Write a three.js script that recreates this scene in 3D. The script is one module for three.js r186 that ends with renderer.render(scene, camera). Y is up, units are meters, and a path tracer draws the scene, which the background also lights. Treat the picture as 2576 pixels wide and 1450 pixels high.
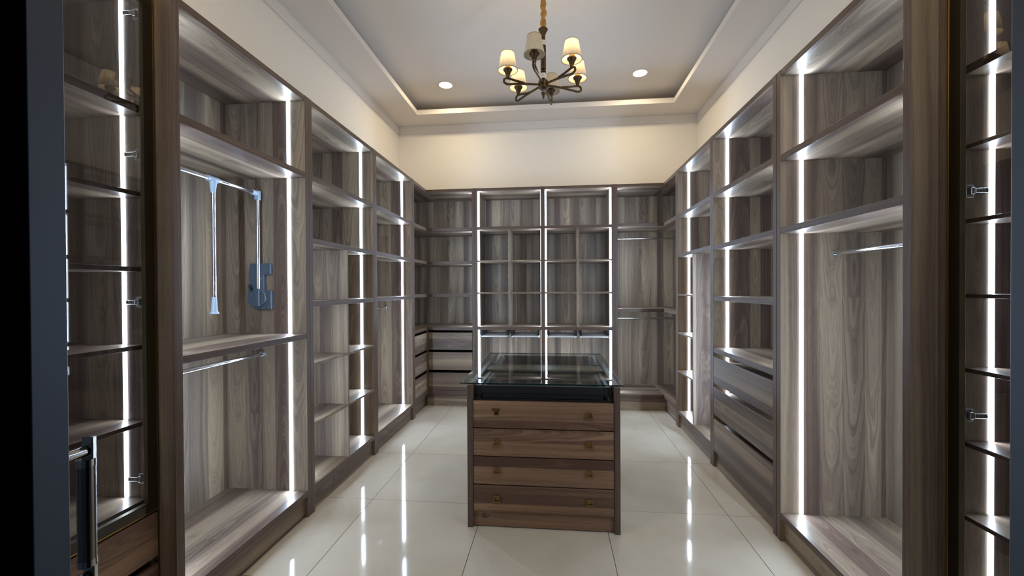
import * as THREE from 'three';
import { RoundedBoxGeometry } from 'three/addons/geometries/RoundedBoxGeometry.js';
import { mergeGeometries } from 'three/addons/utils/BufferGeometryUtils.js';
import { RectAreaLightUniformsLib } from 'three/addons/lights/RectAreaLightUniformsLib.js';

// ------------------------------------------------------------------ camera, lights, exposure
const W = 2576, H = 1450;
const scene = new THREE.Scene();
scene.background = new THREE.Color(0x000000);
const renderer = new THREE.WebGLRenderer({ antialias: true });
renderer.toneMapping = THREE.LinearToneMapping;
renderer.toneMappingExposure = 1.2;
renderer.shadowMap.enabled = true;
RectAreaLightUniformsLib.init();

const camera = new THREE.PerspectiveCamera(2 * Math.atan(H / 2 / 1025.06) * 180 / Math.PI, W / H, 0.05, 40);
camera.position.set(0, 1.4806, 0);
camera.setRotationFromMatrix(new THREE.Matrix4().makeBasis(          // 5.6 degrees to the left, almost level, 0.3 degrees of roll
  new THREE.Vector3(0.99528758, -0.00516425, -0.09682957),
  new THREE.Vector3(0.00438929, 0.99995663, -0.00821465),
  new THREE.Vector3(0.0968678, 0.00775093, 0.99526708)));
camera.setViewOffset(W, H, -5.49, -10.14, W, H);

const LED = { color: new THREE.Color(0.72, 0.90, 1.15), nits: 95, glow: 12 };
const DOWNLIGHT = { color: new THREE.Color(1.0, 0.83, 0.56), nits: 135, glow: 4 };
const BULB = { color: new THREE.Color(1.0, 0.78, 0.48), candela: 0.11, glow: 3 };

// ------------------------------------------------------------------ measures of the room (metres)
const XL = -1.596, XR = 1.309, ZB = -5.025;            // fronts of the three runs of wardrobes
const BACK_L = -2.165, BACK_R = 1.885, BACK_Z = -5.6;  // their backs
const WALL_L = -2.19, WALL_R = 1.91, WALL_B = -5.63, WALL_F = -0.56;
const CEIL = 3.79, TOP = 2.74;

// ------------------------------------------------------------------ helpers
let seed = 12345;
const rnd = () => { seed = (seed * 1664525 + 1013904223) >>> 0; return seed / 4294967296; };
const used = new Map();
function numbered(name) { const n = used.get(name) ?? 0; used.set(name, n + 1); return n ? name + '_' + String(n).padStart(3, '0') : name; }
function thing(name, label, category, [x, y, z], group) {
  const o = new THREE.Group(); o.name = numbered(name); o.position.set(x, y, z);
  o.userData = { label, category }; if (group) o.userData.group = group;
  scene.add(o); return o;
}
function add(name, geometry, material, parent, label) {
  const m = new THREE.Mesh(geometry, material); m.name = name; m.castShadow = m.receiveShadow = true;
  if (label) m.userData.label = label;
  parent.add(m); return m;
}
function struct(name, geometry, material) { const m = add(name, geometry, material, scene); m.userData.kind = 'structure'; return m; }
function structGroup(name) { const g = new THREE.Group(); g.name = name; g.userData.kind = 'structure'; scene.add(g); return g; }
function base(o) { const v = new THREE.Vector3(); for (let p = o; p && p !== scene; p = p.parent) v.add(p.position); return v; }

const TEX_U = 1.6, TEX_V = 3.2;                         // metres that one wood sheet covers
// a board with softened edges whose grain runs along one axis; uv in sheet units
const EDGE_U = 0.075;                                    // middle of the dark straight stave that serves as edge banding
function boardGeometry(w, h, d, grain = 'y', r = 0.0012, edgeU = EDGE_U) {
  const g = new RoundedBoxGeometry(w, h, d, 1, Math.min(r, w / 3, h / 3, d / 3));
  const p = g.attributes.position, uv = new Float32Array(p.count * 2), side = p.count / 6, ou = rnd(), ov = rnd();
  const size = { x: w, y: h, z: d }, axes = [['y', 'z'], ['y', 'z'], ['x', 'z'], ['x', 'z'], ['x', 'y'], ['x', 'y']];
  for (let i = 0; i < p.count; i++) {
    const f = Math.floor(i / side), c = { x: p.getX(i), y: p.getY(i), z: p.getZ(i) };
    let [a, b] = axes[f];
    if (a === grain) [a, b] = [b, a];
    if (size[b] < 0.055) [a, b] = [b, a];
    uv[i * 2] = (size[a] < 0.055 ? edgeU : ou + f * 0.137) + c[a] / TEX_U; uv[i * 2 + 1] = ov + c[b] / TEX_V;
  }
  g.setAttribute('uv', new THREE.BufferAttribute(uv, 2));
  return g;
}
const LIGHT_EDGED = new Set(['cubby_shelf', 'divider']);    // thin boards are banded with the paler stave
function board(parent, name, x0, x1, y0, y1, z0, z1, grain, material, label, r) {
  const [ax, bx] = [Math.min(x0, x1), Math.max(x0, x1)], [az, bz] = [Math.min(z0, z1), Math.max(z0, z1)];
  const m = add(name, boardGeometry(bx - ax, y1 - y0, bz - az, grain, r, LIGHT_EDGED.has(name) ? 0.025 : EDGE_U), material, parent, label);
  m.position.set((ax + bx) / 2, (y0 + y1) / 2, (az + bz) / 2).sub(base(parent));
  return m;
}
const cyl = (r, h, n = 20, r2 = r) => new THREE.CylinderGeometry(r2, r, h, n);
function rod(parent, name, a, b, r, material, n = 16) {      // a straight round bar between two points in world measures
  const A = new THREE.Vector3(...a), B = new THREE.Vector3(...b), g = cyl(r, A.distanceTo(B), n);
  const m = add(name, g, material, parent);
  m.quaternion.setFromUnitVectors(new THREE.Vector3(0, 1, 0), B.clone().sub(A).normalize());
  m.position.copy(A.add(B).multiplyScalar(0.5)).sub(base(parent));
  return m;
}
const boxAt = (w, h, d, x, y, z, r = 0.001) => new RoundedBoxGeometry(w, h, d, 1, Math.min(r, w / 3, h / 3, d / 3)).translate(x, y, z);
function merge(list) { return mergeGeometries(list.map((g) => { const c = g.index ? g.toNonIndexed() : g; for (const k of Object.keys(c.attributes)) if (!['position', 'normal', 'uv'].includes(k)) c.deleteAttribute(k); return c; })); }

// ------------------------------------------------------------------ procedural textures
const TAB = new Float32Array(65536); for (let i = 0; i < 65536; i++) TAB[i] = rnd();
function noise(x, y, px, py, s) {                          // value noise that repeats after px by py cells
  let xi = Math.floor(x), yi = Math.floor(y); let fx = x - xi, fy = y - yi;
  fx = fx * fx * (3 - 2 * fx); fy = fy * fy * (3 - 2 * fy);
  const x0 = ((xi % px) + px) % px, x1 = (x0 + 1) % px, y0 = ((yi % py) + py) % py, y1 = (y0 + 1) % py;
  const h = (a, b) => TAB[(a * 73 + b * 5197 + s * 911) & 65535];
  const a = h(x0, y0), b = h(x1, y0), c = h(x0, y1), d = h(x1, y1);
  return a + (b - a) * fx + (c - a) * fy + (a - b - c + d) * fx * fy;
}
function texture(data, w, h, srgb) {
  const t = new THREE.DataTexture(data, w, h, THREE.RGBAFormat, THREE.UnsignedByteType);
  t.wrapS = t.wrapT = THREE.RepeatWrapping; t.magFilter = THREE.LinearFilter; t.minFilter = THREE.LinearMipmapLinearFilter; t.generateMipmaps = true;
  if (srgb) t.colorSpace = THREE.SRGBColorSpace;
  t.needsUpdate = true; return t;
}
function woodTexture(s, tones, contrast, { arch = 0.34, low = 0.14, high = 0.54, spread = 0.3, wave = 0.016, broadShare = 0.42 } = {}) {                // glued staves of walnut laminate, some with arched growth rings
  const N = 2048, data = new Uint8Array(N * N * 4), cuts = [0, 0.05, 0.1];
  let save = seed; seed = s * 7919 + 17;
  while (cuts[cuts.length - 1] < 0.93) cuts.push(cuts[cuts.length - 1] + 0.052 + rnd() * 0.05);
  cuts[cuts.length - 1] = 1;
  const staves = cuts.slice(0, -1).map((a, i) => ({ a, b: cuts[i + 1], tone: rnd(), hue: rnd(), arch: rnd() < arch, c: 0.3 + rnd() * 0.4, k: 7 + Math.floor(rnd() * 9), s: Math.floor(rnd() * 400), up: rnd() < 0.5 ? 1 : -1 }));
  seed = save;
  staves.forEach((t, i) => { t.tone = (i % 2 ? low : high) + spread * t.tone; });
  staves[0] = { ...staves[0], tone: 0.62, b: 0.05 }; staves[1] = { ...staves[1], tone: 0.1, hue: 0.2, arch: false, a: 0.05, b: 0.1 }; staves[2].a = 0.1;
  let si = 0;
  for (let x = 0; x < N; x++) {
    const u = x / N; while (u >= staves[si].b) si++;
    const st = staves[si], hw = (st.b - st.a) / 2, l = (u - st.a - hw * 2 * st.c) / hw;
    for (let y = 0; y < N; y++) {
      const v = y / N;
      const w1 = noise(u * 12, v * 6, 12, 6, s) - 0.5, w2 = noise(u * 40, v * 22, 40, 22, s + 3) - 0.5;
      const uu = u + w1 * wave + w2 * 0.004;
      let rings, late;
      if (st.arch) { const q = l * l * 0.8 + st.up * v * 4 + w1 * 0.7 + w2 * 0.35; rings = noise(q * st.k, 0.5, 100000, 1, st.s); rings = 0.7 * rings + 0.3 * noise(q * st.k * 3, 0.5, 100000, 1, st.s + 9); late = q * st.k * 1.3; }
      else { rings = 0.55 * noise(uu * 90, v * 2, 90, 2, st.s) + 0.45 * noise(uu * 230, v * 3, 230, 3, st.s + 5); late = uu * 210 + 2.2 * noise(uu * 60, v * 3, 60, 3, st.s + 21); }
      late -= Math.floor(late); late = late * late * late * late * (0.35 + 0.65 * noise(u * 50, v * 9, 50, 9, s + 29));   // dark late-wood lines
      const broad = noise(uu * 34, v * 3, 34, 3, s + 7), fine = noise(u * 760, v * 70, 760, 70, s + 11) - 0.5, pore = noise(u * 1000, v * 110, 1000, 110, s + 19);
      let t = st.tone + contrast * (broadShare * (broad - 0.5) + 0.5 * (rings - 0.5) + 0.16 * fine - 0.26 * late) - (pore > 0.86 ? (pore - 0.86) * 0.9 : 0);
      const edge = Math.min(u - st.a, st.b - u) * N; if (edge < 1.2) t -= 0.12;
      t = Math.max(0, Math.min(1, t));
      const o = (y * N + x) * 4, k = st.hue;
      for (let c = 0; c < 3; c++) {
        const dark = tones[0][c] * (1 - k) + tones[1][c] * k, light = tones[2][c] * (1 - k) + tones[3][c] * k;
        data[o + c] = dark + (light - dark) * t;
      }
      data[o + 3] = 255;
    }
  }
  return texture(data, N, N, true);
}
function tileTexture() {
  const N = 1024, data = new Uint8Array(N * N * 4);
  for (let y = 0; y < N; y++) for (let x = 0; x < N; x++) {
    const u = x / N, v = y / N;
    const w = noise(u * 7, v * 7, 7, 7, 31) - 0.5, w2 = noise(u * 23, v * 23, 23, 23, 37) - 0.5;
    const cloud = 0.55 * noise(u * 9 + w, v * 9 - w, 9, 9, 41) + 0.3 * noise(u * 22 + w2, v * 22, 22, 22, 43) + 0.15 * noise(u * 90, v * 90, 90, 90, 47);
    const vein = Math.max(0, 1 - Math.abs(noise(u * 13 + w * 2.4, v * 13 + w2 * 1.2, 13, 13, 53) - 0.5) * 70) * Math.max(0, noise(u * 6, v * 6, 6, 6, 59) - 0.6) * 0.3;
    const t = cloud - 0.5, o = (y * N + x) * 4;
    data[o] = 205 + 16 * t - 34 * vein; data[o + 1] = 197 + 18 * t - 40 * vein; data[o + 2] = 181 + 22 * t - 48 * vein; data[o + 3] = 255;
  }
  return texture(data, N, N, true);
}
function grainTexture(N, fx, fy, lo, hi, s) {              // fine grey relief or roughness
  const data = new Uint8Array(N * N * 4);
  for (let y = 0; y < N; y++) for (let x = 0; x < N; x++) {
    const u = x / N, v = y / N, t = 0.6 * noise(u * fx, v * fy, fx, fy, s) + 0.4 * noise(u * fx * 3, v * fy * 3, fx * 3, fy * 3, s + 1), o = (y * N + x) * 4;
    data[o] = data[o + 1] = data[o + 2] = lo + (hi - lo) * t; data[o + 3] = 255;
  }
  return texture(data, N, N, false);
}
function linenTexture() {                                   // woven threads of the lamp shades
  const N = 512, data = new Uint8Array(N * N * 4);
  for (let y = 0; y < N; y++) for (let x = 0; x < N; x++) {
    const u = x / N, v = y / N;
    const a = noise(u * 120, v * 14, 120, 14, 71), b = noise(u * 14, v * 120, 14, 120, 73), t = 0.5 * (a + b), k = (a > 0.8 || b > 0.82) ? -18 : 0, o = (y * N + x) * 4;
    data[o] = 200 + 46 * t + k; data[o + 1] = 188 + 46 * t + k; data[o + 2] = 164 + 46 * t + k; data[o + 3] = 255;
  }
  return texture(data, N, N, true);
}

// ------------------------------------------------------------------ materials
const std = (o) => new THREE.MeshStandardMaterial(o), phy = (o) => new THREE.MeshPhysicalMaterial(o);
const woodMap = woodTexture(1, [[88, 71, 64], [91, 79, 70], [166, 147, 122], [158, 142, 121]], 1.05, { low: 0.17, high: 0.52 });
const backMap = woodTexture(3, [[96, 81, 72], [96, 84, 73], [172, 151, 126], [164, 147, 124]], 1.1, { arch: 0.12, low: 0.3, high: 0.46, spread: 0.24, wave: 0.02, broadShare: 0.75 });
const walnutMap = woodTexture(2, [[88, 62, 50], [98, 73, 58], [180, 143, 108], [164, 131, 103]], 1.3);
const M = {
  wood: phy({ map: woodMap, roughness: 0.34, specularIntensity: 0.48, name: 'walnut laminate' }),
  woodBack: phy({ map: backMap, roughness: 0.4, specularIntensity: 0.55, name: 'striped laminate of the back panels' }),
  walnut: phy({ map: walnutMap, roughness: 0.42, specularIntensity: 0.7, name: 'brown walnut laminate' }),
  tile: phy({ map: tileTexture(), roughness: 0.06, specularIntensity: 1, name: 'polished tile' }),
  grout: std({ color: 0x5a5248, roughness: 0.9 }),
  wall: std({ color: 0xefeae1, roughness: 0.9, bumpMap: grainTexture(256, 40, 40, 90, 160, 9), bumpScale: 0.0004, name: 'cream wall paint' }),
  ceiling: std({ color: 0xebe4dc, roughness: 0.92, name: 'white ceiling paint' }),
  hall: std({ color: 0x2a2a2c, roughness: 0.9 }),
  door: std({ color: 0x1d2a3c, roughness: 0.5, bumpMap: grainTexture(256, 60, 8, 80, 180, 15), bumpScale: 0.0003, name: 'navy door lacquer' }),
  chrome: std({ color: 0xd9dde2, metalness: 1, roughness: 0.12 }),
  handleChrome: std({ color: 0xa9a6a2, metalness: 1, roughness: 0.14 }),
  darkChrome: std({ color: 0x77746f, metalness: 1, roughness: 0.22 }),
  aluminium: std({ color: 0xdfe6ee, metalness: 0.55, roughness: 0.3 }),
  steel: std({ color: 0xb9c2cc, metalness: 1, roughness: 0.3 }),
  darkSteel: std({ color: 0x3a3e44, metalness: 0.9, roughness: 0.3 }),
  brass: std({ color: 0x8e6f3e, metalness: 0.65, roughness: 0.36 }),
  bronze: std({ color: 0x574630, metalness: 0.9, roughness: 0.36 }),
  gold: std({ color: 0xc9a24e, metalness: 1, roughness: 0.28 }),
  frame: std({ color: 0x5e5336, metalness: 0.25, roughness: 0.42, name: 'brushed bronze door frame' }),
  black: std({ color: 0x0c0d10, roughness: 0.55 }),
  velvet: std({ color: 0x11131a, roughness: 0.95 }),
  lightPlastic: std({ color: 0x9fb0c2, roughness: 0.4 }),
  slate: std({ color: 0x46525f, roughness: 0.42, name: 'slate blue plastic' }),
  smoked: phy({ color: new THREE.Color(0.42, 0.39, 0.37), transmission: 1, thickness: 0, roughness: 0, ior: 1.5, name: 'smoked glass' }),
  topGlass: phy({ color: new THREE.Color(0.80, 0.87, 0.85), transmission: 1, thickness: 0, roughness: 0, ior: 1.52, name: 'clear glass' }),
  glassEdge: phy({ color: 0x0b2a26, roughness: 0.1, clearcoat: 1 }),
  crystal: phy({ color: 0xffffff, transmission: 1, thickness: 0.03, roughness: 0, ior: 1.52 }),
  led: std({ color: 0xffffff, emissive: LED.color, emissiveIntensity: LED.glow, roughness: 0.5, name: 'led diffuser' }),
  downlight: std({ color: 0xffffff, emissive: DOWNLIGHT.color.clone().lerp(new THREE.Color(1, 1, 1), 0.55), emissiveIntensity: DOWNLIGHT.glow, name: 'downlight diffuser' }),
  bulb: std({ color: 0xffffff, emissive: BULB.color, emissiveIntensity: BULB.glow, name: 'bulb' }),
  linen: phy({ map: linenTexture(), transmission: 0.17, thickness: 0, roughness: 1, name: 'linen' }),
  hem: phy({ color: 0xb9ab92, roughness: 1, transmission: 0.15, thickness: 0 }),
  sleeve: std({ color: 0xa9803a, roughness: 0.5, name: 'gold cloth' }),
  candle: phy({ color: 0xd9ab54, roughness: 0.6, transmission: 0.25, thickness: 0 }),
  ink: std({ color: 0x120c0a, roughness: 0.6 }),
  whiteTrim: std({ color: 0xe9e5dc, roughness: 0.5 }),
};
M.linen.map.repeat.set(1, 1);

// ------------------------------------------------------------------ the room
{
  const floor = structGroup('floor');
  const slab = add('grout_bed', new THREE.BoxGeometry(4.6, 0.1, 5.4).translate(-0.14, -0.0515, -3.05), M.grout, floor); void slab;
  const T = 0.8, TX = -2.079 - T, TZ = -1.956 + 3 * T;
  for (let i = 0; i < 7; i++) for (let j = 0; j < 8; j++) {
    let x0 = TX + i * T, x1 = x0 + T, z0 = TZ - (j + 1) * T, z1 = z0 + T;
    x0 = Math.max(x0, WALL_L - 0.05); x1 = Math.min(x1, WALL_R + 0.05); z0 = Math.max(z0, WALL_B - 0.05); z1 = Math.min(z1, -0.36);
    if (x1 - x0 < 0.03 || z1 - z0 < 0.03) continue;
    const w = x1 - x0 - 0.0034, d = z1 - z0 - 0.0034, g = new RoundedBoxGeometry(w, 0.012, d, 1, 0.0008);
    const p = g.attributes.position, uv = g.attributes.uv, ou = rnd(), ov = rnd();
    for (let k = 0; k < p.count; k++) uv.setXY(k, ou + p.getX(k) / 2.1, ov + p.getZ(k) / 2.1);
    const m = add('tile', g, M.tile, floor);
    m.position.set((x0 + x1) / 2, -0.006, (z0 + z1) / 2);
    m.rotation.set((rnd() - 0.5) * 0.0016, 0, (rnd() - 0.5) * 0.0016);   // laid by hand: the reflections break at the joints
  }
  const wallBox = (name, x0, x1, y0, y1, z0, z1, mat) => struct(name, new THREE.BoxGeometry(x1 - x0, y1 - y0, z1 - z0).translate((x0 + x1) / 2, (y0 + y1) / 2, (z0 + z1) / 2), mat);
  wallBox('wall_left', WALL_L - 0.15, WALL_L, -0.1, 4.15, WALL_B - 0.15, WALL_F + 0.12, M.wall);
  wallBox('wall_right', WALL_R, WALL_R + 0.15, -0.1, 4.15, WALL_B - 0.15, WALL_F + 0.12, M.wall);
  wallBox('wall_back', WALL_L, WALL_R, -0.1, 4.15, WALL_B - 0.15, WALL_B, M.wall);
  const front = structGroup('wall_front');
  for (const [x0, x1, y0, y1] of [[WALL_L, -1.5, 0, 4.15], [1.3, WALL_R, 0, 4.15], [-1.5, 1.3, 2.55, 4.15]]) add('wall_section', new THREE.BoxGeometry(x1 - x0, y1 - y0, 0.12).translate((x0 + x1) / 2, (y0 + y1) / 2, WALL_F + 0.06), M.wall, front);
  // tray ceiling: a lower border whose cut edge shows, and a higher field behind it
  const ceil = structGroup('ceiling');
  const s = new THREE.Shape([[WALL_L, -WALL_F], [WALL_R, -WALL_F], [WALL_R, -WALL_B], [WALL_L, -WALL_B]].map((a) => new THREE.Vector2(...a)));
  s.holes.push(new THREE.Path([[-1.787, 0.98], [1.5, 0.98], [1.5, 5.255], [-1.787, 5.255]].map((a) => new THREE.Vector2(...a))));
  add('ceiling_border', new THREE.ExtrudeGeometry(s, { depth: 0.062, bevelEnabled: false }).rotateX(-Math.PI / 2).translate(0, CEIL, 0), M.ceiling, ceil);
  add('ceiling_field', new THREE.BoxGeometry(WALL_R - WALL_L, 0.15, WALL_F - WALL_B).translate((WALL_L + WALL_R) / 2, 3.95 + 0.075, (WALL_F + WALL_B) / 2), M.ceiling, ceil);
  // flat cornice strip round the walls
  const trim = (n, x0, x1, z0, z1) => struct('trim_' + n, new RoundedBoxGeometry(x1 - x0, 0.108, z1 - z0, 1, 0.003).translate((x0 + x1) / 2, CEIL - 0.054, (z0 + z1) / 2), M.ceiling);
  trim(1, WALL_L, WALL_R, WALL_B, WALL_B + 0.014); trim(2, WALL_L, WALL_L + 0.014, WALL_B + 0.014, WALL_F); trim(3, WALL_R - 0.014, WALL_R, WALL_B + 0.014, WALL_F);
  // the unlit passage where the photographer stands
  wallBox('wall_passage_left', -1.75, -1.6, 0, 3, WALL_F + 0.12, 2.4, M.hall); wallBox('wall_passage_right', 1.4, 1.55, 0, 3, WALL_F + 0.12, 2.4, M.hall);
  wallBox('wall_passage_back', -1.75, 1.55, 0, 3, 2.4, 2.55, M.hall);
  wallBox('floor_passage', -1.75, 1.55, -0.1, 0.0, -0.355, 2.55, M.hall); wallBox('ceiling_passage', -1.75, 1.55, 3, 3.15, WALL_F + 0.12, 2.55, M.hall);
}
// ------------------------------------------------------------------ the two leaves of the entrance
{
  const leaf = (n, x0, x1) => {
    const d = structGroup('door_' + n); d.position.set((x0 + x1) / 2, 0, -0.5225);
    board(d, 'leaf', x0, x1, 0.01, 2.54, -0.545, -0.5, 'y', M.door, undefined, 0.002); return d;
  };
  const d1 = leaf(1, -1.48, -0.728); leaf(2, 0.545, 1.28);
  const h = new THREE.Group(); h.name = 'pull_handle'; d1.add(h);
  const bx = -0.802, bz = -0.624, rel = base(d1);
  const H1 = (name, g, mat, x, y, z) => { const m = add(name, g, mat, h); m.position.set(x, y, z).sub(rel); return m; };
  H1('grip', cyl(0.0122, 0.166, 32), M.darkChrome, bx, 1.1, bz);
  for (const y of [1.186, 1.014]) H1('collar', cyl(0.0129, 0.012, 32), M.handleChrome, bx, y, bz);
  for (const y of [1.209, 0.991]) {
    H1('standoff', cyl(0.009, 0.078, 20).rotateX(Math.PI / 2), M.handleChrome, bx - 0.002, y - 0.004, -0.584);
    H1('end_block', new RoundedBoxGeometry(0.021, 0.042, 0.008, 2, 0.002), M.handleChrome, bx + 0.001, y, bz - 0.004);
  }
  const k = new THREE.Group(); k.name = 'knob'; d1.add(k);
  const K = (name, g, mat, z) => { const m = add(name, g, mat, k); m.position.set(-0.79, 1.212, z).sub(rel); };
  K('neck', cyl(0.014, 0.012, 20).rotateX(Math.PI / 2), M.chrome, -0.494); K('knob_head', new THREE.SphereGeometry(0.024, 24, 16).scale(1, 1, 0.5), M.steel, -0.482);
}

// ------------------------------------------------------------------ light strips
// a strip let into a side panel at (x, z), facing along axis 'x' or 'z' with the given sign; gaps are where shelves pass
function ledStrip(parent, x, z, axis, sign, width, out, spans) {
  const b = base(parent);
  for (const [y0, y1] of spans) {
    const g = axis === 'z' ? new RoundedBoxGeometry(width, y1 - y0, out, 2, out * 0.4) : new RoundedBoxGeometry(out, y1 - y0, width, 2, out * 0.4);
    const m = add('led_strip', g, M.led, parent, 'glowing cool white light strip');
    m.position.set(x + (axis === 'x' ? sign * out / 2 : 0), (y0 + y1) / 2, z + (axis === 'z' ? sign * out / 2 : 0)).sub(b);
    const l = new THREE.RectAreaLight(LED.color, LED.nits, width * 0.6, y1 - y0 - 0.006); l.name = 'led_light';
    l.position.copy(m.position); l.position[axis] += sign * (out / 2 + 0.0015);
    parent.add(l); const t = base(parent).add(l.position); t[axis] += sign; l.lookAt(t);
  }
}
function spansBetween(lo, hi, shelves) {                   // free heights between shelves given as [bottom, top]
  const s = shelves.filter((a) => a[1] > lo && a[0] < hi).sort((a, b) => a[0] - b[0]), out = []; let y = lo;
  for (const [a, b] of s) { if (a - y > 0.02) out.push([y, a]); y = b; }
  if (hi - y > 0.02) out.push([y, hi]); return out;
}
function handleRail(parent, a, b, r = 0.0125) {              // a chrome clothes rail with a flange at each end
  const rail = rod(parent, 'clothes_rail', a, b, r, M.chrome, 24), A = new THREE.Vector3(...a), B = new THREE.Vector3(...b), L = A.distanceTo(B);
  for (const e of [-1, 1]) { const f = add('rail_flange', cyl(r * 1.9, 0.016, 24, r * 1.4), M.chrome, rail); f.position.y = e * (L / 2 - 0.008); if (e < 0) f.rotation.x = Math.PI; else f.rotation.x = Math.PI; }
  return rail;
}
const SHELF = (t, th = 0.036) => [t - th, t];

// ------------------------------------------------------------------ one bay along a side wall
// side 'L' or 'R'; zn, zf inner faces of the near and far side panels; tn, tf their thicknesses
function sideUnit(name, label, category, side, zn, zf, tn, tf, shelves, opt = {}) {
  const X = side === 'L' ? XL : XR, B = side === 'L' ? BACK_L : BACK_R, d = side === 'L' ? -1 : 1;
  const t = thing(name, label, category, [(X + B) / 2, 0, (zn + zf) / 2], opt.group);
  const bottom = opt.bottom ?? 0.178, panelTop = TOP;
  board(t, 'side_panel', X, B, 0, panelTop, zn + tn, zn, 'y', M.wood); board(t, 'side_panel', X, B, 0, panelTop, zf, zf - tf, 'y', M.wood);
  board(t, 'back_panel', B - d * 0.008, B, 0, panelTop - 0.002, zn + 0.002, zf - 0.002, 'y', M.woodBack);
  board(t, 'top_panel', X + d * 0.0015, B - d * 0.008, TOP - 0.036, TOP - 0.001, zn, zf, 'z', M.wood);
  board(t, 'bottom_panel', X + d * 0.0015, B - d * 0.008, bottom - 0.036, bottom, zn, zf, 'z', M.wood);
  board(t, 'plinth', X + d * 0.022, X + d * 0.04, 0, bottom - 0.036, zn, zf, 'z', M.wood);
  for (const [a, b] of shelves) board(t, 'shelf', X + d * 0.002, B - d * 0.008, a, b, zn, zf, 'z', M.wood);
  const sx = X + d * 0.112, lo = opt.ledFrom ?? bottom, hi = TOP - 0.036;
  ledStrip(t, sx, zf, 'z', 1, 0.021, 0.006, spansBetween(lo, hi, shelves.concat(opt.farShelves ?? [])));
  ledStrip(t, sx, zn, 'z', -1, 0.021, 0.006, spansBetween(lo, hi, shelves.concat(opt.nearShelves ?? [])));
  return { t, X, B, d, inner: [X + d * 0.002, B - d * 0.008] };
}

// left wall, from the entrance to the back
const L1 = sideUnit('wardrobe', 'tall left wardrobe bay with the pull-down rail, directly beyond the glass cabinet', 'wardrobe', 'L', -1.611, -2.496, 0.039, 0.0385, [SHELF(2.243), [1.163, 1.197]], { bottom: 0.172 });
handleRail(L1.t, [-1.901, 1.062, -1.611], [-1.901, 1.062, -2.496]);

const L2s = [SHELF(2.248), SHELF(1.826), SHELF(1.406)], L2n = [[0.972, 0.99], [0.573, 0.591]];
const L2 = sideUnit('wardrobe', 'left wardrobe bay split below by an upright divider, with cubby shelves each side', 'wardrobe', 'L', -2.574, -3.489, 0.0385, 0.0365, L2s.map((a) => a), { bottom: 0.178, farShelves: L2n, nearShelves: L2n });
{
  const { t, inner: [a, b] } = L2;
  for (const [y0, y1] of [[0.178, 1.37], [1.406, 1.79]]) board(t, 'divider', a, b, y0, y1, -3.027, -3.045, 'y', M.wood);
  for (const [y0, y1] of L2n) { board(t, 'cubby_shelf', a, b, y0, y1, -2.574, -3.027, 'z', M.wood); board(t, 'cubby_shelf', a, b, y0, y1, -3.045, -3.489, 'z', M.wood); }
}
const L3 = sideUnit('wardrobe', 'last left wardrobe bay before the corner, three shelves above a hanging space', 'wardrobe', 'L', -3.563, -4.476, 0.037, 0.04, [SHELF(2.25), SHELF(1.83), SHELF(1.408)], { bottom: 0.18 });
handleRail(L3.t, [-1.899, 1.278, -3.563], [-1.899, 1.278, -4.476]);

// right wall, from the entrance to the back
const R1 = sideUnit('wardrobe', 'tall right wardrobe bay with a hanging rail, directly beyond the glass cabinet', 'wardrobe', 'R', -1.672, -2.503, 0.036, 0.0385, [SHELF(2.249), SHELF(1.827)], { bottom: 0.166 });
handleRail(R1.t, [1.604, 1.674, -1.672], [1.604, 1.674, -2.503]);

const R2 = sideUnit('wardrobe', 'right wardrobe bay with open shelves above three wide handleless drawers', 'wardrobe', 'R', -2.585, -3.507, 0.0385, 0.033, [[2.222, 2.262], SHELF(1.829), SHELF(1.412), [0.95, 0.988]], { bottom: 0.173, ledFrom: 0.44 });
for (const [y0, y1] of [[0.696, 0.917], [0.437, 0.664], [0.173, 0.403]]) {
  const f = board(R2.t, 'drawer', XR + 0.001, XR + 0.019, y0, y1, -2.587, -3.505, 'z', M.wood);
  board(f, 'drawer_box', XR + 0.02, XR + 0.5, y0 + 0.012, y1 - 0.05, -2.6, -3.49, 'z', M.wood);
}
const R3s = [SHELF(2.258), SHELF(1.84)], R3f = [[1.4, 1.418], [0.994, 1.012], [0.592, 0.61]];
const R3 = sideUnit('wardrobe', 'right wardrobe bay with narrow cubby shelves beside a tall pale divider', 'wardrobe', 'R', -3.575, -4.465, 0.0345, 0.0405, R3s, { bottom: 0.18, farShelves: R3f });
{
  const { t, inner: [a, b] } = R3;
  board(t, 'divider', a, b, 0.18, 1.804, -4.0, -4.018, 'y', M.wood);
  for (const [y0, y1] of R3f) board(t, 'cubby_shelf', a, b, y0, y1, -4.018, -4.465, 'z', M.wood);
}

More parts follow.
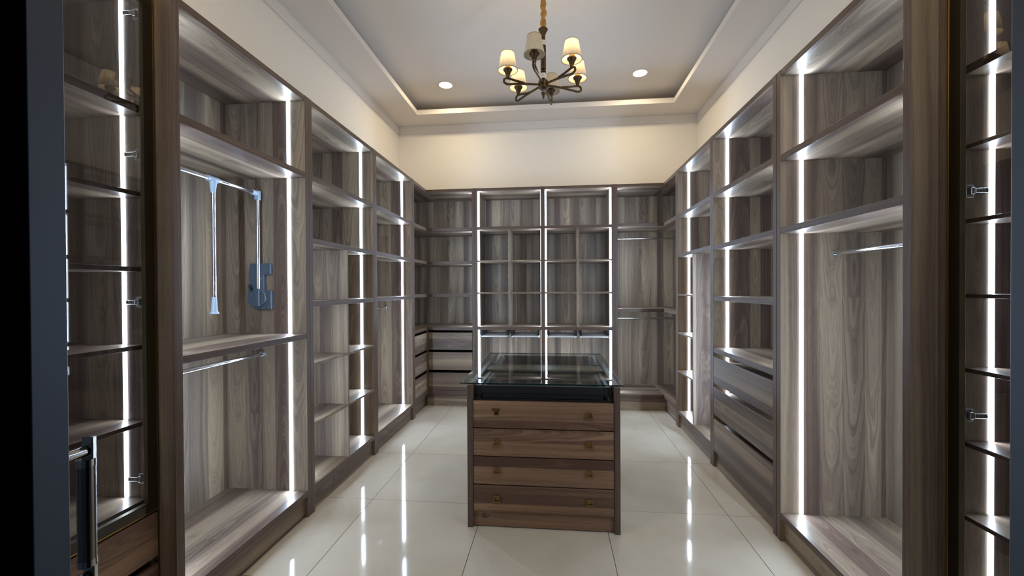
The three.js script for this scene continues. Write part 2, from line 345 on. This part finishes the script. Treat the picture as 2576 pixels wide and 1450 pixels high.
// ------------------------------------------------------------------ the two L-shaped corner wardrobes
function cornerUnit(side, label, zPanel, xPanel, shelves, bottom) {
  const X = side === 'L' ? XL : XR, B = side === 'L' ? BACK_L : BACK_R, d = side === 'L' ? -1 : 1;
  const t = thing('corner_wardrobe', label, 'wardrobe', [(X + B) / 2, 0, (ZB + BACK_Z) / 2]);
  const z0 = side === 'L' ? -4.562 : -4.5475, zt = 0.0405;
  board(t, 'side_panel', X, B, 0, TOP, z0 + zt, z0, 'y', M.wood);
  board(t, 'side_panel', xPanel, xPanel - d * 0.033, 0, TOP, ZB, BACK_Z, 'y', M.wood);
  board(t, 'back_panel', B - d * 0.008, B, 0, TOP - 0.002, z0, BACK_Z, 'y', M.woodBack);
  board(t, 'back_panel', xPanel, B - d * 0.008, 0, TOP - 0.002, BACK_Z + 0.008, BACK_Z, 'y', M.woodBack);
  const level = (name, a, b) => {
    board(t, name, X + d * 0.002, B - d * 0.008, a, b, z0, BACK_Z + 0.008, 'z', M.wood);
    board(t, name, xPanel, X + d * 0.002, a, b, ZB + 0.002 - 0.004, BACK_Z + 0.008, 'x', M.wood);
  };
  level('top_panel', TOP - 0.036, TOP - 0.001);
  for (const [a, b] of shelves) level('shelf', a, b);
  if (bottom) level('bottom_panel', bottom - 0.036, bottom);
  return { t, X, B, d, z0 };
}
{
  const xp = -1.0165, sh = [SHELF(2.252, 0.038), SHELF(1.832), SHELF(1.42), [0.963, 1.0]];
  const { t, z0 } = cornerUnit('L', 'left corner wardrobe with open shelves above drawers on both faces', -4.562, xp, sh, 0);
  ledStrip(t, xp, ZB - 0.112, 'x', -1, 0.021, 0.008, spansBetween(1.0, TOP - 0.036, sh));
  const ys = [[0.716, 0.934], [0.462, 0.685], [0.207, 0.427]];
  for (const [y0, y1] of ys) {
    const a = board(t, 'drawer', XL + 0.012, xp - 0.003, y0, y1, ZB - 0.001, ZB - 0.019, 'x', M.wood); board(a, 'drawer_box', XL + 0.03, xp - 0.02, y0 + 0.012, y1 - 0.05, ZB - 0.02, ZB - 0.5, 'x', M.wood);
    const b = board(t, 'drawer', XL - 0.001, XL - 0.019, y0, y1, z0 - 0.002, ZB + 0.012, 'z', M.wood); board(b, 'drawer_box', XL - 0.02, XL - 0.5, y0 + 0.012, y1 - 0.05, z0 - 0.02, ZB + 0.02, 'z', M.wood);
  }
  board(t, 'base_rail', XL, xp, 0.15, 0.203, ZB - 0.001, ZB - 0.02, 'x', M.wood); board(t, 'base_rail', XL - 0.001, XL - 0.02, 0.15, 0.203, z0, ZB - 0.02, 'z', M.wood);
  board(t, 'plinth', XL - 0.02, xp, 0, 0.15, ZB - 0.03, ZB - 0.048, 'x', M.wood); board(t, 'plinth', XL - 0.03, XL - 0.048, 0, 0.15, z0, ZB - 0.04, 'z', M.wood);
  board(t, 'corner_post', XL - 0.014, XL + 0.010, 0.15, 0.964, ZB + 0.010, ZB - 0.014, 'y', M.wood);
}
{
  const xp = 0.7685, sh = [SHELF(2.264), [1.196, 1.234]];
  const { t, z0 } = cornerUnit('R', 'right corner wardrobe with two hanging rails and no drawers', -4.548, xp, sh, 0.196);
  ledStrip(t, xp, ZB - 0.112, 'x', 1, 0.021, 0.008, spansBetween(0.196, TOP - 0.036, sh));
  board(t, 'plinth', xp, XR + 0.03, 0, 0.16, ZB - 0.03, ZB - 0.048, 'x', M.wood); board(t, 'plinth', XR + 0.03, XR + 0.048, 0, 0.16, z0, ZB - 0.04, 'z', M.wood);
  for (const y of [2.107, 1.1]) handleRail(t, [xp, y, -5.29], [BACK_R - 0.01, y, -5.29]);
  for (const y of [1.128]) handleRail(t, [1.585, y, z0], [1.585, y, BACK_Z + 0.01], 0.011);
}

// ------------------------------------------------------------------ the two bays of the back wall
function backUnit(label, x0, x1, t0, t1, xd) {
  const t = thing('shelving_unit', label, 'shelf unit', [(x0 + x1) / 2, 0, (ZB + BACK_Z) / 2]);
  const sh = [[2.222, 2.257], [0.97, 1.012]], thin = [[1.82, 1.838], [1.42, 1.438]], zb = BACK_Z + 0.008;
  board(t, 'side_panel', x0, x0 - t0, 0, TOP, ZB, BACK_Z, 'y', M.wood); board(t, 'side_panel', x1, x1 + t1, 0, TOP, ZB, BACK_Z, 'y', M.wood);
  board(t, 'back_panel', x0, x1, 0, TOP - 0.002, zb, BACK_Z, 'y', M.woodBack);
  board(t, 'top_panel', x0, x1, TOP - 0.036, TOP - 0.001, ZB - 0.002, zb, 'x', M.wood);
  board(t, 'bottom_panel', x0, x1, 0.144, 0.18, ZB - 0.002, zb, 'x', M.wood); board(t, 'plinth', x0, x1, 0, 0.144, ZB - 0.03, ZB - 0.048, 'x', M.wood);
  for (const [a, b] of sh) board(t, 'shelf', x0, x1, a, b, ZB - 0.002, zb, 'x', M.wood);
  board(t, 'divider', xd - 0.01, xd + 0.01, 1.012, 2.222, ZB - 0.002, zb, 'y', M.wood);
  for (const [a, b] of thin) { board(t, 'cubby_shelf', x0, xd - 0.01, a, b, ZB - 0.004, zb, 'x', M.wood); board(t, 'cubby_shelf', xd + 0.01, x1, a, b, ZB - 0.004, zb, 'x', M.wood); }
  const spans = spansBetween(0.18, TOP - 0.036, sh.concat(thin));
  ledStrip(t, x0, ZB - 0.05, 'x', 1, 0.021, 0.02, spans); ledStrip(t, x1, ZB - 0.05, 'x', -1, 0.021, x1 > 0 ? 0.02 : 0.003, spans);
  return t;
}
backUnit('back wall shelf unit of pigeonholes, the left one of the two behind the island', -0.948, -0.1585, 0.034, 0.026, -0.553);
backUnit('back wall shelf unit of pigeonholes, the right one of the two behind the island', -0.107, 0.698, 0.0255, 0.0365, 0.3);
{
  const side = ['far left', 'second from the left', 'second from the right', 'far right'];
  [[-0.922, -0.575], [-0.532, -0.185], [-0.08, 0.278], [0.322, 0.672]].forEach(([x0, x1], i) => {
    const c = (x0 + x1) / 2, z0 = ZB - 0.02, n = 14;
    const t = thing('trouser_rack', 'silver pull-out trouser rack under the back shelves, the ' + side[i] + ' of four', 'rack', [c, 0.9, z0 - 0.22], 'pull-out trouser racks under the back shelves');
    for (const s of [x0 + 0.008, x1 - 0.008]) { board(t, 'runner', s - 0.011, s + 0.011, 0.91, 0.968, z0, z0 - 0.46, 'z', M.darkSteel); board(t, 'side_rail', s - 0.005, s + 0.005, 0.88, 0.91, z0, z0 - 0.46, 'z', M.darkSteel); }
    for (let k = 0; k < n; k++) rod(t, 'bar', [x0 + 0.006, 0.889, z0 - 0.012 - k * 0.032], [x1 - 0.006, 0.889, z0 - 0.012 - k * 0.032], k ? 0.0075 : 0.01, M.aluminium, 12);
    for (const s of [x0 + 0.004, x1 - 0.004]) { const cap = add('end_cap', new THREE.SphereGeometry(0.013, 14, 10), M.chrome, t); cap.position.set(s, 0.889, z0 - 0.006).sub(base(t)); }
  });
}

// ------------------------------------------------------------------ the two glass-fronted cabinets beside the entrance
function hinge(parent, x, y, z, dir) {                        // cup hinge on the far side panel
  const g = merge([boxAt(0.044, 0.018, 0.012, -dir * 0.006, 0, 0.011, 0.003), boxAt(0.024, 0.044, 0.004, dir * 0.022, 0, 0.003, 0.0015), boxAt(0.016, 0.026, 0.014, dir * 0.022, 0, 0.009, 0.004), cyl(0.0035, 0.004, 12).rotateX(Math.PI / 2).translate(-dir * 0.021, 0, 0.0175), cyl(0.0035, 0.004, 12).rotateX(Math.PI / 2).translate(-dir * 0.006, 0, 0.0175)]);
  const m = add('hinge', g, M.chrome, parent, 'small chrome hinge'); m.position.set(x, y, z).sub(base(parent));
}
function glassUnit(side, label, zf, zn, levels, doorY, drawers, hinges) {
  const d = side === 'L' ? -1 : 1, G = side === 'L' ? -1.675 : 1.43, X = G + d * 0.022, B = side === 'L' ? BACK_L : BACK_R;
  const t = thing('display_cabinet', label, 'cabinet', [(X + B) / 2, 0, (zf + zn) / 2]);
  board(t, 'side_panel', X, B, 0, TOP, zf, zf + 0.018, 'y', M.wood); board(t, 'side_panel', X, B, 0, TOP, zn - 0.018, zn, 'y', M.wood);
  const a = zf + 0.018, b = zn - 0.018, xi = B - d * 0.008;
  board(t, 'back_panel', xi, B, 0, TOP - 0.002, zf + 0.002, zn - 0.002, 'y', M.woodBack);
  board(t, 'top_panel', X, xi, TOP - 0.036, TOP - 0.001, a, b, 'z', M.wood);
  for (const [y0, y1] of levels) board(t, 'shelf', X + d * 0.012, xi, y0, y1, a, b, 'z', M.wood);
  board(t, 'plinth', X, X + d * 0.018, 0, 0.1, a, b, 'z', M.wood);
  const spans = spansBetween(levels[levels.length - 1][1], TOP - 0.036, levels), sx = X + d * 0.105;
  ledStrip(t, sx, a, 'z', 1, 0.018, 0.006, spans); ledStrip(t, sx, b, 'z', -1, 0.018, 0.006, spans);
  for (const y of hinges) hinge(t, X + d * 0.055, y, a, -d);
  // framed smoked glass door
  const door = new THREE.Group(); door.name = 'door'; door.position.set(G + d * 0.01, (doorY[0] + doorY[1]) / 2, (zf + zn) / 2).sub(base(t)); t.add(door);
  const [y0, y1] = doorY, z0 = zf + 0.002, z1 = zn - 0.002, w = 0.040, E = 0.0045, x0 = G, x1 = G + d * 0.02;
  const bb = base(door), fr = [];
  const bx = (ax, bx_, ay, by, az, bz) => boxAt(Math.abs(bx_ - ax), by - ay, Math.abs(bz - az), (ax + bx_) / 2 - bb.x, (ay + by) / 2 - bb.y, (az + bz) / 2 - bb.z, 0.0008);
  fr.push(bx(x0, x1, y0 + E, y1 - E, z0 + E, z0 + E + w), bx(x0, x1, y0 + E, y1 - E, z1 - E - w, z1 - E), bx(x0, x1, y0 + E, y0 + E + w, z0 + E + w, z1 - E - w), bx(x0, x1, y1 - E - w, y1 - E, z0 + E + w, z1 - E - w));
  add('door_frame', merge(fr), M.frame, door, 'brushed bronze frame');
  add('edge_trim', merge([bx(x0 - d * 0.002, x1, y0, y1, z0, z0 + E), bx(x0 - d * 0.002, x1, y0, y1, z1 - E, z1), bx(x0 - d * 0.002, x1, y0, y0 + E, z0 + E, z1 - E), bx(x0 - d * 0.002, x1, y1 - E, y1, z0 + E, z1 - E)]), M.gold, door, 'thin gold edge');
  const pane = add('glass_pane', new THREE.PlaneGeometry(z1 - z0 - 2 * E, y1 - y0 - 2 * E).rotateY(-d * Math.PI / 2), M.smoked, door, 'smoked glass'); pane.position.x = G - d * 0.0008 - bb.x;
  if (side === 'L') { pane.rotation.y = -0.006; pane.position.x += 0.0027; }    // the left pane sits a third of a degree askew in its frame
  for (const [p, q] of drawers) { const f = board(t, 'drawer', G + d * 0.002, G + d * 0.02, p, q, zf + 0.004, zn - 0.004, 'z', M.walnut); board(f, 'drawer_box', X, X + d * 0.4, p + 0.012, q - 0.05, a + 0.012, b - 0.012, 'z', M.wood); }
}
glassUnit('L', 'smoked glass cabinet left of the entrance, gold-edged door above wooden drawers', -1.571, -0.70, [[2.217, 2.25], [1.872, 1.89], [1.56, 1.579], [1.237, 1.255], [0.918, 0.936], [0.58, 0.607]], [0.555, 2.70], [[0.356, 0.545], [0.13, 0.325]], [2.637, 2.05, 1.433, 0.69]);
glassUnit('R', 'smoked glass cabinet right of the entrance with closely spaced lit shelves', -1.6355, -0.70, [[2.236, 2.267], [1.97, 1.985], [1.705, 1.72], [1.44, 1.454], [1.175, 1.19], [0.908, 0.924], [0.644, 0.66], [0.37, 0.39], [0.14, 0.16]], [0.11, 2.70], [], [2.55, 1.822, 1.018, 0.4]);

// ------------------------------------------------------------------ pull-down clothes rail in the first left bay
{
  const t = thing('pull_down_rail', 'pull-down wardrobe rail with slate blue lift box and hanging pull rod', 'clothes rail', [-1.9, 1.36, -2.05]);
  const b = base(t), put = (name, g, mat, x, y, z, label) => { const m = add(name, g, mat, t, label); m.position.set(x, y, z).sub(b); return m; };
  const X = -1.9, Y = 2.104;
  rod(t, 'cross_bar', [X, Y, -1.648], [X, Y, -2.455], 0.013, M.chrome, 20);
  for (const [zp, s] of [[-2.496, 1], [-1.611, -1]]) {
    const za = zp + s * 0.034;
    rod(t, 'lift_arm', [X, 1.47, za], [X, Y - 0.03, za], 0.0122, M.chrome, 20);
    put('elbow', merge([boxAt(0.03, 0.062, 0.03, 0, -0.012, 0, 0.007), cyl(0.0165, 0.04, 18).rotateX(Math.PI / 2).translate(0, 0, s * 0.032)]), M.lightPlastic, X, Y, za);
    const sh = new THREE.Shape([[-0.08, 0.10], [-0.066, 0.292], [0.072, 0.292], [0.072, 0.228], [0.028, 0.224], [0.027, 0.124], [0.076, 0.116], [0.076, 0], [-0.012, 0], [-0.055, 0.016], [-0.085, 0.055]].map((p) => new THREE.Vector2(...p)));
    const box = put('lift_box', new THREE.ExtrudeGeometry(sh, { depth: 0.018, bevelEnabled: true, bevelSize: 0.003, bevelThickness: 0.003, bevelSegments: 2 }).translate(0, 0, s > 0 ? 0.004 : -0.022), M.slate, X, 1.358, zp, 'slate blue plastic lift mechanism');
    const q = (name, g, mat, x, y, z) => { const m = add(name, g, mat, box); m.position.set(x, y, s * z); };
    q('cover_disc', cyl(0.062, 0.012, 32, 0.058).rotateX(s * Math.PI / 2), M.slate, -0.012, 0.072, 0.03);
    q('arm_socket', new RoundedBoxGeometry(0.03, 0.115, 0.022, 2, 0.005), M.slate, -0.001, 0.075, 0.042);
    q('lever', new RoundedBoxGeometry(0.014, 0.05, 0.014, 2, 0.004).rotateZ(0.4), M.darkSteel, -0.055, 0.135, 0.03);
    for (const [x, y] of [[-0.066, 0.28], [0.045, 0.28], [0.06, 0.258], [0.045, 0.245], [0.045, 0.1], [0.06, 0.1], [0.06, 0.012], [-0.02, 0.012], [-0.07, 0.06], [0.015, 0.2], [-0.072, 0.17]]) q('screw', cyl(0.003, 0.003, 10).rotateX(Math.PI / 2), M.steel, x, y, 0.0255);
  }
  rod(t, 'pull_rod', [X + 0.004, 1.44, -2.112], [X + 0.004, Y - 0.05, -2.112], 0.0112, M.chrome, 20);
  put('tee_joint', merge([cyl(0.0165, 0.072, 20).rotateX(Math.PI / 2), cyl(0.011, 0.07, 18, 0.02).translate(0.004, -0.045, 0)]), M.lightPlastic, X, Y, -2.112, 'pale blue plastic joint');
  put('grip', merge([cyl(0.017, 0.085, 20, 0.012), cyl(0.024, 0.012, 20, 0.018).translate(0, -0.044, 0)]), M.lightPlastic, X + 0.004, 1.40, -2.112, 'pale blue plastic grip');
}

// ------------------------------------------------------------------ the island
{
  const x0 = -0.539, x1 = 0.393, zf = -2.481, zb = -3.70, t = thing('island_dresser', 'walnut island chest with four drawers, brass pulls and a glass top over black trays', 'dresser', [(x0 + x1) / 2, 0, (zf + zb) / 2]), b = base(t);
  const P = 0.035, top = 0.886;
  board(t, 'side_panel', x0, x0 + P, 0, top, zf, zb, 'y', M.wood); board(t, 'side_panel', x1 - P, x1, 0, top, zf, zb, 'y', M.wood);
  const a = x0 + P, c = x1 - P;
  board(t, 'plinth', a, c, 0.006, 0.098, zf - 0.016, zf - 0.034, 'x', M.walnut);
  const ink = new THREE.CatmullRomCurve3([[0.011, 0.014], [-0.001, 0.019], [-0.012, 0.012], [-0.013, -0.004], [-0.008, -0.011], [-0.003, 0.002], [-0.008, 0.013], [0.002, 0.003], [-0.003, -0.006], [0.014, 0.0], [0.034, 0.008], [0.016, 0.004], [0.013, -0.006], [0.006, -0.011], [-0.002, -0.010]].map(([x, y]) => new THREE.Vector3(x, y, 0)));
  const scribble = add('ink_scribble', new THREE.TubeGeometry(ink, 90, 0.0011, 5).scale(1, 1, 0.25), M.ink, t, 'small black ink scribble'); scribble.position.set(-0.435, 0.066, zf - 0.0155).sub(b);
  board(t, 'back_panel', a, c, 0.006, 0.79, zb + 0.02, zb, 'x', M.wood);
  board(t, 'tray_base', a, c, 0.784, 0.798, zf - 0.024, zb + 0.02, 'z', M.black);
  board(t, 'centre_rail', a, c, 0.84, 0.878, -3.0, -3.205, 'x', M.wood);
  // drawers with their pulls
  const ring = new THREE.Shape([[-0.0175, 0.022], [0.0175, 0.022], [0.027, -0.022], [-0.027, -0.022]].map((p) => new THREE.Vector2(...p)));
  ring.holes.push(new THREE.Path([[-0.012, 0.0165], [0.012, 0.0165], [0.0198, -0.0155], [-0.0198, -0.0155]].map((p) => new THREE.Vector2(...p))));
  const ringG = new THREE.ExtrudeGeometry(ring, { depth: 0.004, bevelEnabled: true, bevelSize: 0.0012, bevelThickness: 0.0012, bevelSegments: 2 });
  const plateG = new THREE.ExtrudeGeometry(new THREE.Shape([[-0.0078, 0.0165], [0.0078, 0.0165], [0.0128, -0.0085], [-0.0128, -0.0085]].map((p) => new THREE.Vector2(...p))), { depth: 0.003, bevelEnabled: true, bevelSize: 0.001, bevelThickness: 0.001, bevelSegments: 1 });
  const knuckleG = cyl(0.0035, 0.017, 14).rotateZ(Math.PI / 2);
  [[0.623, 0.789, 0.712], [0.4475, 0.6175, 0.535], [0.2715, 0.442, 0.360], [0.1, 0.266, 0.186]].forEach(([y0, y1, hy], i) => {
    const f = board(t, 'drawer', a + 0.003, c - 0.003, y0, y1, zf - 0.004, zf - 0.022, 'x', M.walnut, undefined, 0.0015), fb = base(f);
    for (const hx of [-0.356, 0.211]) {
      const up = i === 0 && hx < 0;
      const h = add('pull', merge([plateG.clone(), knuckleG.clone().translate(0, 0.0185, 0.006)]), up ? M.bronze : M.brass, f, up ? 'brass pull left folded upwards' : 'brass trapezoid pull');
      h.position.set(hx, hy, zf - 0.0035).sub(fb); h.scale.setScalar(0.9);
      const r = add('pull_ring', up ? ringG.clone().translate(0, -0.0215, 0).rotateX(-2.2).translate(0, 0.0185, 0.006) : ringG.clone().translate(0, -0.001, 0.006), up ? M.bronze : M.brass, h); void r;
    }
  });
  // black pull-out trays under the glass
  for (const [za, zc] of [[zf - 0.03, -2.985], [-3.225, zb + 0.03]]) {
    const tr = new THREE.Group(); tr.name = 'jewellery_tray'; tr.position.set(-0.073, 0.8, (za + zc) / 2).sub(b); t.add(tr); const tb = base(tr);
    const part = (name, x, X2, y, Y2, z, Z2, mat) => { const m = add(name, boardGeometry(X2 - x, Y2 - y, Math.abs(Z2 - z), 'x', 0.002), mat, tr); m.position.set((x + X2) / 2, (y + Y2) / 2, (z + Z2) / 2).sub(tb); };
    part('tray_lip', -0.452, 0.303, 0.832, 0.878, za, za - 0.022, M.black); part('tray_front', -0.446, 0.297, 0.8, 0.834, za - 0.004, za - 0.02, M.velvet);
    part('tray_lip', -0.452, 0.303, 0.8, 0.878, zc + 0.022, zc, M.black);
    part('tray_floor', -0.446, 0.297, 0.8, 0.806, za - 0.02, zc + 0.022, M.velvet);
    for (const s of [-0.473, 0.325]) { part('slide_block', s - 0.02, s + 0.02, 0.822, 0.878, za, za - 0.03, M.black); part('slide', s - 0.012, s + 0.012, 0.835, 0.87, za - 0.03, zc, M.darkSteel); }
    for (const s of [-0.44, 0.291]) part('tray_side', s - 0.012, s + 0.012, 0.806, 0.868, za - 0.022, zc + 0.022, M.black);
  }
  // glass sheet resting on the sides
  const gx0 = -0.588, gx1 = 0.419, gz0 = -2.512, gz1 = -3.712, gy = 0.8862, th = 0.008;
  const glass = add('glass_top', new THREE.PlaneGeometry(gx1 - gx0, gz0 - gz1).rotateX(-Math.PI / 2), M.topGlass, t, 'clear glass sheet'); glass.position.set((gx0 + gx1) / 2, gy + th, (gz0 + gz1) / 2).sub(b);
  const gb = base(glass), e = (w, d, x, z) => boxAt(w, th, d, x - gb.x, gy + th / 2 - 0.0003 - gb.y, z - gb.z, 0.001);
  add('glass_edge', merge([e(gx1 - gx0, 0.003, (gx0 + gx1) / 2, gz0 - 0.0015), e(gx1 - gx0, 0.003, (gx0 + gx1) / 2, gz1 + 0.0015), e(0.003, gz0 - gz1 - 0.006, gx0 + 0.0015, (gz0 + gz1) / 2), e(0.003, gz0 - gz1 - 0.006, gx1 - 0.0015, (gz0 + gz1) / 2)]), M.glassEdge, glass, 'dark green polished edge');
}

// ------------------------------------------------------------------ the chandelier
{
  const far = 1.036, cx = -0.068 * far, cz = -2.935 * far, t = thing('chandelier', 'bronze six-arm chandelier with small linen shades, four of them lit', 'chandelier', [cx, 1.4806 + 1.3554 * far, cz]), b = base(t);
  t.scale.setScalar(far);
  const put = (name, g, mat, y, label) => { const m = add(name, g, mat, t, label); m.position.y = y - 2.836; return m; };
  const lathe = (pts, n = 32) => new THREE.LatheGeometry(pts.map(([r, y]) => new THREE.Vector2(r, y)), n);
  put('canopy', lathe([[0, 0.03], [0.06, 0.03], [0.062, 0.02], [0.05, 0.006], [0.02, 0], [0, 0]].reverse()), M.bronze, 3.833);
  const path = []; for (let i = 0; i <= 14; i++) { const y = 3.335 + i * 0.5 / 14; path.push(new THREE.Vector3(Math.sin(i * 2.1) * 0.003, y - 2.836, Math.cos(i * 1.7) * 0.003)); }
  const tube = new THREE.TubeGeometry(new THREE.CatmullRomCurve3(path), 320, 0.0165, 20), p = tube.attributes.position, n = tube.attributes.normal;
  for (let i = 0; i < p.count; i++) { const y = p.getY(i), a = Math.atan2(p.getZ(i), p.getX(i)), k = 0.009 * (noise(a * 1.6 + 8, y * 30, 64, 64, 81) - 0.5) * 2 + 0.005 * (noise(a * 3.2 + 8, y * 70, 64, 64, 83) - 0.5) * 2 + 0.003 * Math.sin(y * 95 + a * 2); p.setXYZ(i, p.getX(i) + n.getX(i) * k, y, p.getZ(i) + n.getZ(i) * k); }
  tube.computeVertexNormals();
  add('chain_sleeve', tube, M.sleeve, t, 'crumpled gold cloth chain sleeve');
  put('stem_cup', lathe([[0, 0], [0.014, 0], [0.016, 0.012], [0.013, 0.02], [0.017, 0.035], [0.03, 0.06], [0.035, 0.068], [0.033, 0.074], [0, 0.074]]), M.bronze, 3.262);
  put('crystal_ball', new THREE.IcosahedronGeometry(0.021, 1), M.crystal, 3.242, 'faceted clear crystal ball');
  const fl = new THREE.Shape(); for (let i = 0; i <= 72; i++) { const a = i / 72 * Math.PI * 2, r = 0.0175 + 0.0016 * Math.cos(a * 12); i ? fl.lineTo(r * Math.cos(a), r * Math.sin(a)) : fl.moveTo(r, 0); }
  put('stem', new THREE.ExtrudeGeometry(fl, { depth: 0.17, bevelEnabled: false }).rotateX(-Math.PI / 2), M.bronze, 3.05);
  put('stem_collar', lathe([[0, 0], [0.016, 0], [0.02, 0.006], [0.02, 0.012], [0.012, 0.018], [0.014, 0.026], [0, 0.026]]), M.bronze, 3.026);
  put('crystal_ball', new THREE.IcosahedronGeometry(0.025, 1), M.crystal, 3.004, 'faceted clear crystal ball');
  put('hub', lathe([[0, 0], [0.018, 0.0], [0.034, 0.012], [0.038, 0.022], [0.03, 0.028], [0.036, 0.032], [0.036, 0.058], [0.026, 0.066], [0.012, 0.074], [0.012, 0.082], [0, 0.082]]), M.bronze, 2.905);
  put('crystal_ball', new THREE.IcosahedronGeometry(0.021, 1), M.crystal, 2.897, 'faceted clear crystal ball');
  put('finial', lathe([[0, 0], [0.004, 0.008], [0.009, 0.018], [0.006, 0.024], [0.012, 0.032], [0.015, 0.044], [0.013, 0.05], [0, 0.05]]), M.bronze, 2.836);
  const R = 0.26, lit = [false, true, true, false, true, true], yb = 3.014;
  for (let k = 0; k < 6; k++) {
    const an = -0.2035 + k * Math.PI / 3, arm = new THREE.Group(); arm.name = 'arm'; arm.position.y = 2.952 - 2.836; arm.rotation.y = an; t.add(arm);
    const sub = (name, g, mat, y, z, label) => { const m = add(name, g, mat, arm, label); m.position.set(0, y, z); return m; };
    // rod that leaves the hub, forks, and closes in a rounded loop under the cup
    const low = new THREE.CatmullRomCurve3([[0.03, -0.012], [0.13, -0.018], [0.2, -0.026], [0.262, -0.034], [0.288, -0.022], [0.284, 0.0], [0.262, 0.008], [0.2, -0.004], [0.14, -0.014]].map(([z, y]) => new THREE.Vector3(0, y, z)), false, 'catmullrom', 0.3);
    sub('arm_rod', new THREE.TubeGeometry(low, 90, 0.0078, 12), M.bronze, 0, 0);
    sub('candle_cup', lathe([[0, 0], [0.012, 0], [0.014, 0.01], [0.011, 0.016], [0.016, 0.024], [0.022, 0.044], [0.032, 0.056], [0.033, 0.064], [0.026, 0.07], [0, 0.07]], 24), M.bronze, 0.006, R);
    sub('candle_sleeve', cyl(0.0205, 0.045, 24), lit[k] ? M.candle : M.bronze, 0.096, R);
    const y0 = yb - 2.952, hgt = 0.12, r0 = 0.068, r1 = 0.046;
    sub('lamp_shade', new THREE.CylinderGeometry(r1, r0, hgt, 40, 6, true), M.linen, y0 + hgt / 2, R, lit[k] ? 'lit linen shade' : 'unlit linen shade');
    sub('shade_hem', merge([new THREE.TorusGeometry(r0, 0.0028, 8, 40).rotateX(Math.PI / 2), new THREE.TorusGeometry(r1, 0.0024, 8, 40).rotateX(Math.PI / 2).translate(0, hgt, 0)]), M.hem, y0, R);
    sub('bulb', new THREE.SphereGeometry(0.018, 20, 14).scale(1, 1.5, 1), lit[k] ? M.bulb : M.whiteTrim, 0.145, R);
    if (lit[k]) { const l = new THREE.PointLight(BULB.color, BULB.candela); l.name = 'bulb_light'; l.castShadow = true; l.shadow.radius = 0.7; l.position.set(0, 0.145, R); arm.add(l); }
  }
  void b;
}

// ------------------------------------------------------------------ recessed downlights
[[-1.29, -4.84, 'left recessed ceiling downlight glowing warm, at the back above the corner shelves'], [0.995, -4.81, 'right recessed ceiling downlight glowing warm, at the back above the hanging rails'],
  [-1.29, -1.35, 'left recessed ceiling downlight nearest the entrance'], [0.995, -1.35, 'right recessed ceiling downlight nearest the entrance']].forEach(([x, z, label]) => {
  const t = thing('downlight', label, 'ceiling light', [x, 3.95, z]);
  const ringG = new THREE.LatheGeometry([[0.078, 0], [0.078, -0.004], [0.086, -0.006], [0.092, -0.003], [0.092, 0]].map((p) => new THREE.Vector2(...p)), 48);
  add('bezel', ringG, M.whiteTrim, t, 'white metal ring');
  const d = add('diffuser', cyl(0.078, 0.004, 48), M.downlight, t, 'glowing warm disc'); d.position.y = -0.002;
  const l = new THREE.RectAreaLight(DOWNLIGHT.color, DOWNLIGHT.nits, 0.138, 0.138); l.name = 'downlight_light'; l.position.y = -0.006; l.rotation.x = -Math.PI / 2; t.add(l);
});

renderer.render(scene, camera);
